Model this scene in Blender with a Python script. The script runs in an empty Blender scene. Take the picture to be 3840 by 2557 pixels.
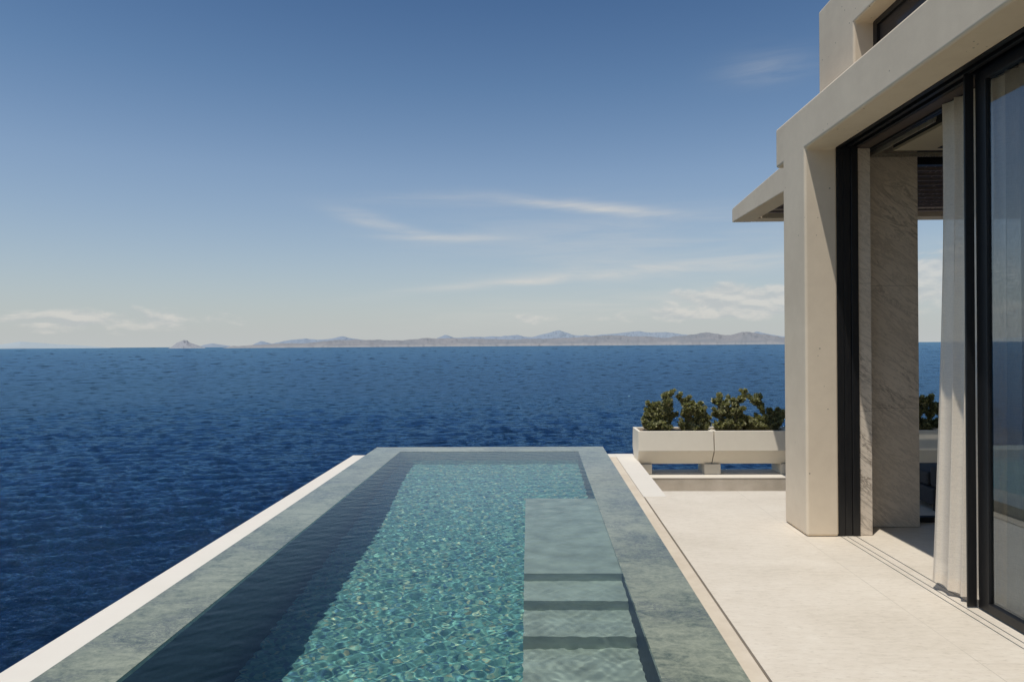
import bpy, bmesh, math, random
import numpy as np
from mathutils import Vector, Matrix, noise
random.seed(7)
rng = np.random.default_rng(11)
S = bpy.context.scene
C = S.collection
R = math.radians

# ------------------------------------------------------------------ helpers
def mat(name):
    m = bpy.data.materials.new(name); m.use_nodes = True
    nt = m.node_tree
    b = nt.nodes['Principled BSDF']
    return m, nt, b
def nd(nt, t, **kw):
    n = nt.nodes.new(t)
    for k, v in kw.items():
        if k in n.inputs.keys() and not hasattr(n, k): n.inputs[k].default_value = v
        else: setattr(n, k, v)
    return n
def setin(n, **kw):
    for k, v in kw.items(): n.inputs[k.replace('_', ' ')].default_value = v
def lk(nt, a, b): nt.links.new(a, b)
def ramp(nt, stops):
    r = nt.nodes.new('ShaderNodeValToRGB'); e = r.color_ramp.elements
    while len(e) > 1: e.remove(e[-1])
    e[0].position = stops[0][0]; e[0].color = (*stops[0][1], 1)
    for p, c in stops[1:]:
        x = e.new(p); x.color = (*c, 1)
    return r
def noisen(nt, vec, scale, detail=4, rough=0.55, dist=0.0):
    n = nt.nodes.new('ShaderNodeTexNoise'); setin(n, Scale=scale, Detail=detail, Roughness=rough, Distortion=dist)
    if vec: lk(nt, vec, n.inputs['Vector'])
    return n
def coords(nt): return nt.nodes.new('ShaderNodeNewGeometry').outputs['Position']
def mapping(nt, vec, scale=(1,1,1), rot=(0,0,0), loc=(0,0,0)):
    m = nt.nodes.new('ShaderNodeMapping')
    m.inputs['Scale'].default_value = scale; m.inputs['Rotation'].default_value = rot; m.inputs['Location'].default_value = loc
    lk(nt, vec, m.inputs['Vector']); return m.outputs['Vector']
def bump(nt, h, b, strength=0.2, dist=0.01, normal=None):
    n = nt.nodes.new('ShaderNodeBump'); setin(n, Strength=strength, Distance=dist)
    lk(nt, h, n.inputs['Height'])
    if normal: lk(nt, normal, n.inputs['Normal'])
    lk(nt, n.outputs['Normal'], b.inputs['Normal']); return n
def mathn(nt, op, a, b=None, c=None):
    n = nt.nodes.new('ShaderNodeMath'); n.operation = op
    for i, v in enumerate((a, b, c)):
        if v is None: continue
        if isinstance(v, (int, float)): n.inputs[i].default_value = v
        else: lk(nt, v, n.inputs[i])
    return n.outputs[0]
def mixc(nt, f, a, b, mode='MIX'):
    n = nt.nodes.new('ShaderNodeMix'); n.data_type = 'RGBA'; n.blend_type = mode
    for i, v in ((0, f), (6, a), (7, b)):
        if isinstance(v, (int, float)): n.inputs[i].default_value = v
        elif isinstance(v, tuple): n.inputs[i].default_value = (*v, 1)
        else: lk(nt, v, n.inputs[i])
    return n.outputs[2]

def obj(name, bm, m, parent=None, bevel=0.0, smooth=False, seg=2, angle=30):
    me = bpy.data.meshes.new(name)
    bmesh.ops.recalc_face_normals(bm, faces=bm.faces)
    bm.to_mesh(me); bm.free()
    o = bpy.data.objects.new(name, me); C.objects.link(o)
    if m: me.materials.append(m)
    if parent: o.parent = parent
    if bevel:
        b = o.modifiers.new('Bevel', 'BEVEL'); b.width = bevel; b.segments = seg; b.limit_method = 'ANGLE'; b.angle_limit = R(30)
        b.harden_normals = True
        smooth = True
    if smooth:
        me.polygons.foreach_set('use_smooth', [True]*len(me.polygons))
    return o
def add_box(bm, x0, x1, y0, y1, z0, z1):
    vs = [bm.verts.new(p) for p in ((x0,y0,z0),(x1,y0,z0),(x1,y1,z0),(x0,y1,z0),(x0,y0,z1),(x1,y0,z1),(x1,y1,z1),(x0,y1,z1))]
    for f in ((3,2,1,0),(4,5,6,7),(0,1,5,4),(1,2,6,5),(2,3,7,6),(3,0,4,7)): bm.faces.new([vs[i] for i in f])
    return vs
def add_hex(bm, quad, z0, z1):
    """quad: four (x,y) corners; a block between two heights."""
    a = [bm.verts.new((x, y, z0)) for x, y in quad]; b = [bm.verts.new((x, y, z1)) for x, y in quad]
    bm.faces.new(a[::-1]); bm.faces.new(b)
    for i in range(4): j = (i+1) % 4; bm.faces.new((a[i], a[j], b[j], b[i]))
def box(name, x0, x1, y0, y1, z0, z1, m, parent=None, bevel=0.0, seg=2):
    bm = bmesh.new(); add_box(bm, x0, x1, y0, y1, z0, z1); return obj(name, bm, m, parent, bevel, seg=seg)
def prism_x(name, prof, x0, x1, m, parent=None, bevel=0.0, seg=2):
    """prof: (y,z) outline pushed along x."""
    bm = bmesh.new()
    a = [bm.verts.new((x0, y, z)) for y, z in prof]; b = [bm.verts.new((x1, y, z)) for y, z in prof]
    bm.faces.new(a); bm.faces.new(b[::-1])
    n = len(prof)
    for i in range(n): j = (i+1) % n; bm.faces.new((a[j], a[i], b[i], b[j]))
    return obj(name, bm, m, parent, bevel, seg=seg)
def prism_z(name, prof, z0, z1, m, parent=None, bevel=0.0):
    bm = bmesh.new()
    a = [bm.verts.new((x, y, z0)) for x, y in prof]; b = [bm.verts.new((x, y, z1)) for x, y in prof]
    bm.faces.new(a[::-1]); bm.faces.new(b); n = len(prof)
    for i in range(n): j = (i+1) % n; bm.faces.new((a[i], a[j], b[j], b[i]))
    return obj(name, bm, m, parent, bevel)
def tag(o, label=None, cat=None, group=None, kind=None):
    if label: o['label'] = label
    if cat: o['category'] = cat
    if group: o['group'] = group
    if kind: o['kind'] = kind
    return o
def thing(name, label, cat, loc=(0,0,0), group=None):
    o = bpy.data.objects.new(name, None); C.objects.link(o); o.location = loc; o.empty_display_size = 0.2
    return tag(o, label, cat, group)
def grid_mesh(name, P, m, parent=None, flip=False):
    """P: (nu, nv, 3) array -> smooth quad sheet."""
    if flip: P = P[:, ::-1]
    nu, nv = P.shape[:2]
    me = bpy.data.meshes.new(name)
    me.vertices.add(nu*nv); me.vertices.foreach_set('co', np.ascontiguousarray(P, dtype=np.float32).ravel())
    i = np.arange(nu-1)[:, None]*nv + np.arange(nv-1)[None, :]
    q = np.stack([i, i+nv, i+nv+1, i+1], -1).reshape(-1, 4).astype(np.int32)
    nf = len(q)
    me.loops.add(nf*4); me.loops.foreach_set('vertex_index', q.ravel())
    me.polygons.add(nf); me.polygons.foreach_set('loop_start', (np.arange(nf)*4).astype(np.int32))
    me.update(calc_edges=True)
    me.polygons.foreach_set('use_smooth', np.ones(nf, dtype=bool))
    me.materials.append(m)
    o = bpy.data.objects.new(name, me); C.objects.link(o)
    if parent: o.parent = parent
    return o

# ------------------------------------------------------------------ materials
def plaster(name, base, dark, pits=False, streak=0.0):
    m, nt, b = mat(name); p = coords(nt)
    n1 = noisen(nt, p, 1.3, 5, 0.6); n2 = noisen(nt, p, 9, 6, 0.65); n3 = noisen(nt, p, 160, 3, 0.6)
    f = mathn(nt, 'ADD', mathn(nt, 'MULTIPLY', n1.outputs['Fac'], 0.65), mathn(nt, 'MULTIPLY', n2.outputs['Fac'], 0.35))
    r = ramp(nt, [(0.36, dark), (0.62, base)]); lk(nt, f, r.inputs[0])
    col = r.outputs[0]
    h = mathn(nt, 'ADD', mathn(nt, 'MULTIPLY', n2.outputs['Fac'], 0.6), mathn(nt, 'MULTIPLY', n3.outputs['Fac'], 0.5))
    if pits:
        v = nt.nodes.new('ShaderNodeTexVoronoi'); setin(v, Scale=15.0, Randomness=1.0); lk(nt, p, v.inputs['Vector'])
        near = mathn(nt, 'LESS_THAN', v.outputs['Distance'], 0.10)
        gate = noisen(nt, p, 2.1, 2, 0.5); g = mathn(nt, 'GREATER_THAN', gate.outputs['Fac'], 0.50)
        sep = nt.nodes.new('ShaderNodeSeparateColor'); lk(nt, v.outputs['Color'], sep.inputs[0])
        g2 = mathn(nt, 'GREATER_THAN', sep.outputs[0], 0.25)
        pit = mathn(nt, 'MULTIPLY', mathn(nt, 'MULTIPLY', near, g), g2)
        col = mixc(nt, mathn(nt, 'MULTIPLY', pit, 0.75), col, tuple(c*0.35 for c in dark))
        h = mathn(nt, 'SUBTRACT', h, mathn(nt, 'MULTIPLY', pit, 2.0))
    lk(nt, col, b.inputs['Base Color']); b.inputs['Roughness'].default_value = 0.82; b.inputs['Specular IOR Level'].default_value = 0.25
    bump(nt, h, b, 0.35, 0.004)
    return m
M_wall = plaster('facade_plaster', (0.75,0.635,0.485), (0.67,0.56,0.425), pits=True)
M_white = plaster('white_plaster', (0.705,0.65,0.565), (0.67,0.615,0.53))
M_planter = plaster('planter_plaster', (0.76,0.69,0.57), (0.71,0.64,0.525))

def rough_ledge():
    m, nt, b = mat('rough_render'); p = coords(nt)
    n = noisen(nt, mapping(nt, p, (1,1,2.2)), 55, 6, 0.7); n1 = noisen(nt, p, 5, 4)
    r = ramp(nt, [(0.3, (0.47,0.41,0.33)), (0.7, (0.60,0.53,0.44))]); lk(nt, n1.outputs['Fac'], r.inputs[0])
    lk(nt, r.outputs[0], b.inputs['Base Color']); b.inputs['Roughness'].default_value = 0.9
    bump(nt, n.outputs['Fac'], b, 0.8, 0.012); return m
M_ledge = rough_ledge()

def floor_mat(name, joints):
    m, nt, b = mat(name); p = coords(nt)
    n1 = noisen(nt, mapping(nt, p, (1.0,1.6,1), (0,0,0.5)), 1.1, 6, 0.62, 0.4)
    n2 = noisen(nt, mapping(nt, p, (3,9,1), (0,0,0.15)), 3.0, 7, 0.7, 0.6)
    n3 = noisen(nt, p, 38, 5, 0.7); n4 = noisen(nt, mapping(nt, p, (14,40,1), (0,0,-0.2)), 1.5, 5, 0.6)
    f = mathn(nt, 'ADD', mathn(nt, 'MULTIPLY', n1.outputs['Fac'], 0.5), mathn(nt, 'MULTIPLY', n2.outputs['Fac'], 0.5))
    r = ramp(nt, [(0.34, (0.575,0.505,0.405)), (0.5, (0.655,0.58,0.475)), (0.66, (0.715,0.645,0.54))]); lk(nt, f, r.inputs[0])
    sp = ramp(nt, [(0.55, (1,1,1)), (0.72, (0.82,0.81,0.79))]); lk(nt, n4.outputs['Fac'], sp.inputs[0])
    col = mixc(nt, 1.0, r.outputs[0], sp.outputs[0], 'MULTIPLY')
    sep = nt.nodes.new('ShaderNodeSeparateXYZ'); lk(nt, p, sep.inputs[0])
    line = None
    for ax, pos, w in joints:
        d = mathn(nt, 'ABSOLUTE', mathn(nt, 'SUBTRACT', sep.outputs[ax], pos))
        l = mathn(nt, 'LESS_THAN', d, w)
        if ax == 1: l = mathn(nt, 'MULTIPLY', l, mathn(nt, 'GREATER_THAN', sep.outputs[0], 2.24))
        line = l if line is None else mathn(nt, 'MAXIMUM', line, l)
    if line is not None:
        jn = ramp(nt, [(0.35, (0.12,)*3), (0.65, (0.55,)*3)]); lk(nt, n1.outputs['Fac'], jn.inputs[0])
        col = mixc(nt, mathn(nt, 'MULTIPLY', line, jn.outputs[0]), col, (0.36,0.31,0.245))
    lk(nt, col, b.inputs['Base Color']); b.inputs['Roughness'].default_value = 0.62; b.inputs['Specular IOR Level'].default_value = 0.35
    bump(nt, mathn(nt, 'ADD', n3.outputs['Fac'], n2.outputs['Fac']), b, 0.12, 0.004)
    return m
M_floor = floor_mat('terrace_stone', [(0, 2.235, 0.003), (1, 4.95, 0.0025), (1, 3.45, 0.0025), (1, 1.95, 0.0025)])
M_coping = plaster('sandstone_strip', (0.66,0.575,0.46), (0.55,0.465,0.36))
M_black = (lambda t: t[0])(mat('black_aluminium'))
def black():
    nt = M_black.node_tree; b = nt.nodes['Principled BSDF']; p = coords(nt)
    n = noisen(nt, mapping(nt, p, (1,1,0.1)), 60, 3)
    r = ramp(nt, [(0.3, (0.006,0.006,0.007)), (0.7, (0.013,0.0125,0.0125))]); lk(nt, n.outputs['Fac'], r.inputs[0])
    lk(nt, r.outputs[0], b.inputs['Base Color']); setin(b, Roughness=0.42)
black()
def simple(name, c, rough=0.6, var=0.12, scale=20):
    m, nt, b = mat(name); p = coords(nt); n = noisen(nt, p, scale, 4)
    r = ramp(nt, [(0.3, tuple(x*(1-var) for x in c)), (0.7, tuple(min(1, x*(1+var)) for x in c))]); lk(nt, n.outputs['Fac'], r.inputs[0])
    lk(nt, r.outputs[0], b.inputs['Base Color']); setin(b, Roughness=rough); return m
M_brown = simple('dark_bronze_panel', (0.085,0.06,0.045), 0.5)
M_dark = simple('dark_recess', (0.02,0.018,0.016), 0.7)
M_ceiling = simple('ceiling_paint', (0.52,0.44,0.31), 0.9, 0.03, 2)
M_roomwall = simple('room_paint', (0.50,0.44,0.36), 0.9, 0.04, 2)
M_rail = simple('brushed_rail', (0.36,0.31,0.24), 0.45)
M_slat = simple('dark_timber_slat', (0.030,0.018,0.014), 0.6, 0.3, 30)
M_bar = simple('weathered_batten', (0.22,0.18,0.17), 0.6, 0.2, 30)
M_sofa = simple('charcoal_fabric', (0.045,0.045,0.048), 0.95, 0.2, 90)
M_soil = simple('dry_soil', (0.20,0.15,0.10), 0.95, 0.5, 140)
M_bark = simple('grey_bark', (0.16,0.12,0.09), 0.9, 0.3, 90)
M_dry = simple('dry_petal', (0.42,0.19,0.09), 0.8, 0.3, 60)
M_slot = simple('slot_shadow_gap', (0.16,0.12,0.075), 0.9, 0.2, 30)

def marble():
    m, nt, b = mat('veined_marble'); p = coords(nt)
    v = mapping(nt, p, (0.85,0.85,1.0), (0, -0.72, 0))
    v = mapping(nt, v, (0.8,0.8,4.2))
    w = noisen(nt, v, 1.6, 8, 0.68, 1.4); w2 = noisen(nt, v, 5.0, 9, 0.72, 1.0); c = noisen(nt, p, 0.9, 4)
    def vein(s, width):
        a = mathn(nt, 'ABSOLUTE', mathn(nt, 'SUBTRACT', s, 0.5))
        r = ramp(nt, [(0.0, (1,1,1)), (width, (0,0,0))]); lk(nt, a, r.inputs[0]); return r.outputs[0]
    gate = ramp(nt, [(0.4, (0.1,)*3), (0.6, (1,1,1))]); lk(nt, c.outputs['Fac'], gate.inputs[0])
    a = mathn(nt, 'MULTIPLY', vein(w.outputs['Fac'], 0.035), mathn(nt, 'MULTIPLY', gate.outputs[0], 0.95))
    a2 = mathn(nt, 'MULTIPLY', vein(w2.outputs['Fac'], 0.03), 0.4)
    f = mathn(nt, 'MAXIMUM', a, a2)
    base = ramp(nt, [(0.3, (0.66,0.56,0.44)), (0.7, (0.78,0.68,0.56))]); lk(nt, c.outputs['Fac'], base.inputs[0])
    col = mixc(nt, f, base.outputs[0], (0.20,0.155,0.12))
    sep = nt.nodes.new('ShaderNodeSeparateXYZ'); lk(nt, p, sep.inputs[0])
    for z in (2.085, 1.03):
        l = mathn(nt, 'LESS_THAN', mathn(nt, 'ABSOLUTE', mathn(nt, 'SUBTRACT', sep.outputs[2], z)), 0.003)
        col = mixc(nt, mathn(nt, 'MULTIPLY', l, 0.4), col, (0.2,0.17,0.13))
    lk(nt, col, b.inputs['Base Color']); setin(b, Roughness=0.35)
    return m
M_marble = marble()

def green_stone():
    m, nt, b = mat('wet_green_stone'); p = coords(nt)
    n1 = noisen(nt, p, 1.0, 5, 0.6, 0.3); n2 = noisen(nt, mapping(nt, p, (1,1.7,1), (0,0,0.5)), 7, 8, 0.75, 1.2); n3 = noisen(nt, p, 55, 5, 0.75)
    n4 = noisen(nt, mapping(nt, p, (1,2.0,1), (0,0,-0.5)), 9, 7, 0.75, 2.0)
    f = mathn(nt, 'ADD', mathn(nt, 'MULTIPLY', n1.outputs['Fac'], 0.35), mathn(nt, 'ADD', mathn(nt, 'MULTIPLY', n2.outputs['Fac'], 0.4), mathn(nt, 'MULTIPLY', n3.outputs['Fac'], 0.25)))
    r = ramp(nt, [(0.41, (0.085,0.105,0.07)), (0.48, (0.20,0.215,0.145)), (0.56, (0.31,0.32,0.22))]); lk(nt, f, r.inputs[0])
    a = mathn(nt, 'ABSOLUTE', mathn(nt, 'SUBTRACT', n4.outputs['Fac'], 0.5))
    vr = ramp(nt, [(0.0, (1,1,1)), (0.055, (0,0,0))]); lk(nt, a, vr.inputs[0])
    gate = ramp(nt, [(0.45, (0,0,0)), (0.58, (1,1,1))]); lk(nt, noisen(nt, p, 2.3, 3).outputs['Fac'], gate.inputs[0])
    col = mixc(nt, mathn(nt, 'MULTIPLY', mathn(nt, 'MULTIPLY', vr.outputs[0], gate.outputs[0]), 0.8), r.outputs[0], (0.045,0.055,0.065))
    # slab joints
    sep = nt.nodes.new('ShaderNodeSeparateXYZ'); lk(nt, p, sep.inputs[0])
    for y in (4.33, 6.05, 7.8, 2.6):
        l = mathn(nt, 'LESS_THAN', mathn(nt, 'ABSOLUTE', mathn(nt, 'SUBTRACT', sep.outputs[1], y)), 0.003)
        col = mixc(nt, mathn(nt, 'MULTIPLY', l, 0.6), col, (0.06,0.065,0.055))
    # slabs differ a little in tone
    lk(nt, col, b.inputs['Base Color']); setin(b, Roughness=0.5)
    b.inputs['Coat Weight'].default_value = 1.0; b.inputs['Coat IOR'].default_value = 1.34; b.inputs['Coat Roughness'].default_value = 0.035
    bn = nt.nodes.new('ShaderNodeBump'); setin(bn, Strength=0.06, Distance=0.01); lk(nt, noisen(nt, mapping(nt, p, (1,2.2,1)), 9, 3).outputs['Fac'], bn.inputs['Height'])
    lk(nt, bn.outputs['Normal'], b.inputs['Coat Normal'])
    bump(nt, n3.outputs['Fac'], b, 0.15, 0.004)
    return m
M_stone = green_stone()

def mosaic():
    m, nt, b = mat('teal_glass_mosaic'); p = coords(nt)
    v = nt.nodes.new('ShaderNodeTexVoronoi'); setin(v, Scale=42.0, Randomness=0.45); lk(nt, p, v.inputs['Vector'])
    sep = nt.nodes.new('ShaderNodeSeparateColor'); lk(nt, v.outputs['Color'], sep.inputs[0])
    r = ramp(nt, [(0.0, (0.065,0.165,0.22)), (0.22, (0.09,0.235,0.235)), (0.5, (0.125,0.32,0.28)), (0.75, (0.165,0.38,0.30)), (0.90, (0.25,0.45,0.34)), (1.0, (0.38,0.44,0.27))])
    lk(nt, sep.outputs[0], r.inputs[0])
    lk(nt, r.outputs[0], b.inputs['Base Color']); setin(b, Roughness=0.35)
    return m
M_mosaic = mosaic()

M_substone = simple('submerged_green_stone', (0.35,0.415,0.33), 0.7, 0.25, 5)
M_poolwall = simple('shade_dark_slate_wall', (0.035,0.05,0.062), 0.6, 0.25, 14)  # slate tone darkened to stand for the side walls' underwater shade
def water():
    m, nt, b = mat('clear_pool_water')
    nt.nodes.remove(b)
    out = nt.nodes['Material Output']
    g = nt.nodes.new('ShaderNodeBsdfGlass'); setin(g, Roughness=0.0, IOR=1.333, Color=(0.95,0.985,1.0,1))
    lk(nt, g.outputs[0], out.inputs['Surface'])
    return m
M_water = water()

def glass_door():
    m, nt, b = mat('coated_door_glass'); nt.nodes.remove(b); out = nt.nodes['Material Output']
    t = nt.nodes.new('ShaderNodeBsdfTransparent'); t.inputs[0].default_value = (0.90,0.94,0.97,1)
    g = nt.nodes.new('ShaderNodeBsdfGlossy'); setin(g, Roughness=0.0, Color=(0.82,0.92,1,1))
    f = nt.nodes.new('ShaderNodeFresnel'); f.inputs[0].default_value = 2.35
    mx = nt.nodes.new('ShaderNodeMixShader'); lk(nt, f.outputs[0], mx.inputs[0]); lk(nt, t.outputs[0], mx.inputs[1]); lk(nt, g.outputs[0], mx.inputs[2])
    lk(nt, mx.outputs[0], out.inputs['Surface']); return m
M_glass = glass_door()
def dark_glass():
    m, nt, b = mat('smoked_window_glass'); setin(b, Roughness=0.08)
    n = noisen(nt, coords(nt), 1.5, 2); r = ramp(nt, [(0.3, (0.05,0.043,0.04)), (0.7, (0.075,0.065,0.06))]); lk(nt, n.outputs['Fac'], r.inputs[0])
    lk(nt, r.outputs[0], b.inputs['Base Color']); b.inputs['Specular IOR Level'].default_value = 0.12
    return m
M_smoked = dark_glass()
def sheer():
    m, nt, b = mat('sheer_linen'); nt.nodes.remove(b); out = nt.nodes['Material Output']
    p = coords(nt)
    w1 = nt.nodes.new('ShaderNodeTexNoise'); setin(w1, Scale=1.0, Detail=3); lk(nt, mapping(nt, p, (900,900,25)), w1.inputs['Vector'])
    w2 = nt.nodes.new('ShaderNodeTexNoise'); setin(w2, Scale=1.0, Detail=3); lk(nt, mapping(nt, p, (20,20,700)), w2.inputs['Vector'])
    w = mathn(nt, 'ADD', w1.outputs['Fac'], w2.outputs['Fac'])
    fac = mathn(nt, 'MINIMUM', mathn(nt, 'ADD', mathn(nt, 'MULTIPLY', w, 0.5), 0.40), 0.97)
    d = nt.nodes.new('ShaderNodeBsdfDiffuse'); d.inputs[0].default_value = (0.92,0.83,0.70,1)
    t = nt.nodes.new('ShaderNodeBsdfTranslucent'); t.inputs[0].default_value = (0.92,0.83,0.70,1)
    a = nt.nodes.new('ShaderNodeMixShader'); a.inputs[0].default_value = 0.35; lk(nt, d.outputs[0], a.inputs[1]); lk(nt, t.outputs[0], a.inputs[2])
    tr = nt.nodes.new('ShaderNodeBsdfTransparent')
    x = nt.nodes.new('ShaderNodeMixShader'); lk(nt, fac, x.inputs[0]); lk(nt, tr.outputs[0], x.inputs[1]); lk(nt, a.outputs[0], x.inputs[2])
    lk(nt, x.outputs[0], out.inputs['Surface']); return m
M_sheer = sheer()

def sea_mat():
    m, nt, b = mat('deep_sea'); nt.nodes.remove(b); out = nt.nodes['Material Output']; p = coords(nt)
    n1 = noisen(nt, mapping(nt, p, (0.003,0.009,1), (0,0,0.1)), 1, 4, 0.6)
    r = ramp(nt, [(0.35, (0.0055,0.019,0.047)), (0.65, (0.0075,0.025,0.062))]); lk(nt, n1.outputs['Fac'], r.inputs[0])
    a = noisen(nt, mapping(nt, p, (0.7,2.0,1), (0,0,0.16)), 1.0, 6, 0.70)
    c = noisen(nt, mapping(nt, p, (0.16,0.40,1), (0,0,0.18)), 1.0, 6, 0.68)
    e = noisen(nt, mapping(nt, p, (0.05,0.035,1), (0,0,0.18)), 1.0, 7, 0.72)
    b0 = nt.nodes.new('ShaderNodeBump'); setin(b0, Strength=1.0, Distance=1.6); lk(nt, e.outputs['Fac'], b0.inputs['Height'])
    b1 = nt.nodes.new('ShaderNodeBump'); setin(b1, Strength=1.0, Distance=0.34); lk(nt, a.outputs['Fac'], b1.inputs['Height']); lk(nt, b0.outputs[0], b1.inputs['Normal'])
    b2 = nt.nodes.new('ShaderNodeBump'); setin(b2, Strength=1.0, Distance=0.7); lk(nt, c.outputs['Fac'], b2.inputs['Height']); lk(nt, b1.outputs[0], b2.inputs['Normal'])
    d = nt.nodes.new('ShaderNodeBsdfDiffuse'); lk(nt, r.outputs[0], d.inputs[0]); lk(nt, b2.outputs[0], d.inputs['Normal'])
    g = nt.nodes.new('ShaderNodeBsdfGlossy'); setin(g, Roughness=0.08, Color=(0.35,0.63,0.94,1)); lk(nt, b2.outputs[0], g.inputs['Normal'])
    f = nt.nodes.new('ShaderNodeFresnel'); f.inputs[0].default_value = 1.333; lk(nt, b2.outputs[0], f.inputs['Normal'])
    sp = nt.nodes.new('ShaderNodeSeparateXYZ'); lk(nt, p, sp.inputs[0])
    rr = mathn(nt, 'SQRT', mathn(nt, 'ADD', mathn(nt, 'MULTIPLY', sp.outputs[0], sp.outputs[0]), mathn(nt, 'MULTIPLY', sp.outputs[1], sp.outputs[1])))
    cb = nt.nodes.new('ShaderNodeCombineXYZ'); lk(nt, mathn(nt, 'MULTIPLY', mathn(nt, 'ARCTAN2', sp.outputs[0], sp.outputs[1]), 160.0), cb.inputs[0]); lk(nt, mathn(nt, 'DIVIDE', 16000.0, rr), cb.inputs[1])
    gl = noisen(nt, mapping(nt, cb.outputs[0], (0.42,1,1), (0,0,0.03)), 1.0, 2, 0.7, 0.0)  # noise varies the reflection share: painted glints for unmodelled wave facets
    gl2 = noisen(nt, mapping(nt, cb.outputs[0], (0.02, 0.10, 1)), 1.0, 4, 0.6)
    gm = nt.nodes.new('ShaderNodeMapRange'); setin(gm, From_Min=0.34, From_Max=0.66, To_Min=0.25, To_Max=2.0); lk(nt, gl.outputs['Fac'], gm.inputs[0])
    gm2 = nt.nodes.new('ShaderNodeMapRange'); setin(gm2, From_Min=0.3, From_Max=0.7, To_Min=0.88, To_Max=1.12); lk(nt, gl2.outputs['Fac'], gm2.inputs[0])
    wgt = nt.nodes.new('ShaderNodeMapRange'); setin(wgt, From_Min=50.0, From_Max=260.0, To_Min=0.7, To_Max=1.0); lk(nt, rr, wgt.inputs[0])
    g1 = mathn(nt, 'ADD', mathn(nt, 'MULTIPLY', mathn(nt, 'SUBTRACT', gm.outputs[0], 1.0), wgt.outputs[0]), 1.0)
    ff = mathn(nt, 'MINIMUM', mathn(nt, 'MULTIPLY', mathn(nt, 'MULTIPLY', f.outputs[0], 1.75), mathn(nt, 'MULTIPLY', g1, gm2.outputs[0])), 0.62)
    x = nt.nodes.new('ShaderNodeMixShader'); lk(nt, ff, x.inputs[0]); lk(nt, d.outputs[0], x.inputs[1]); lk(nt, g.outputs[0], x.inputs[2])
    lk(nt, x.outputs[0], out.inputs['Surface']); return m
M_sea = sea_mat()
M_rock = simple('cliff_rock', (0.27,0.22,0.17), 0.95, 0.4, 0.8)

def hill(name, c1, c2, rock=None):  # distance haze is mixed into these base colours
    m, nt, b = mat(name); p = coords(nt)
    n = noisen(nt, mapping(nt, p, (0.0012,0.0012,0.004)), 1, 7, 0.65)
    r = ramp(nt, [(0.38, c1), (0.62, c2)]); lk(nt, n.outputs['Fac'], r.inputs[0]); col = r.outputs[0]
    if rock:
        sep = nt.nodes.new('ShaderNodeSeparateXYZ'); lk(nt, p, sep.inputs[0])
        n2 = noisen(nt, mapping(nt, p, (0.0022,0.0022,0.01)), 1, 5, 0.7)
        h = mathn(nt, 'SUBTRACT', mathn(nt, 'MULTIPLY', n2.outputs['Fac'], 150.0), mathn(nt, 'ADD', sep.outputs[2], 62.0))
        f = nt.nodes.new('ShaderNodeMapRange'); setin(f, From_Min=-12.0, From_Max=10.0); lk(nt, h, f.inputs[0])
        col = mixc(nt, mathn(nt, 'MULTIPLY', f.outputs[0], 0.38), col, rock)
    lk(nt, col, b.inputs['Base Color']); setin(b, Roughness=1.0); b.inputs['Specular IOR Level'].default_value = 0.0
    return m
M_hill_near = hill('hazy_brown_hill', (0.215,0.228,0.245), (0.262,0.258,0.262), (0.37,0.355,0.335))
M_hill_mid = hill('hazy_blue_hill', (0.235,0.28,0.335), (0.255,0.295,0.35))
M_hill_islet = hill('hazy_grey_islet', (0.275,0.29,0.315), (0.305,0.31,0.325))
M_hill_far = hill('hazy_pale_blue_hill', (0.25,0.295,0.345), (0.265,0.305,0.35))
M_hill_faint = hill('hazy_faint_blue_hill', (0.355,0.40,0.42), (0.36,0.405,0.425))

def leafm(name, c1, c2):
    m, nt, b = mat(name)
    g = nt.nodes.new('ShaderNodeNewGeometry')
    r = ramp(nt, [(0.0, c1), (0.6, c2), (0.93, tuple(x*1.5 for x in c2)), (1.0, (0.24,0.17,0.07))])
    lk(nt, g.outputs['Random Per Island'], r.inputs[0]); lk(nt, r.outputs[0], b.inputs['Base Color'])
    setin(b, Roughness=0.45)
    tl = nt.nodes.new('ShaderNodeBsdfTranslucent'); lk(nt, mixc(nt, 1.0, r.outputs[0], (1.2,1.35,0.7), 'MULTIPLY'), tl.inputs[0])
    mx = nt.nodes.new('ShaderNodeMixShader'); mx.inputs[0].default_value = 0.3
    lk(nt, b.outputs[0], mx.inputs[1]); lk(nt, tl.outputs[0], mx.inputs[2]); lk(nt, mx.outputs[0], nt.nodes['Material Output'].inputs['Surface'])
    return m
M_leaf = leafm('leathery_leaf', (0.085,0.09,0.035), (0.37,0.35,0.195))

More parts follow.
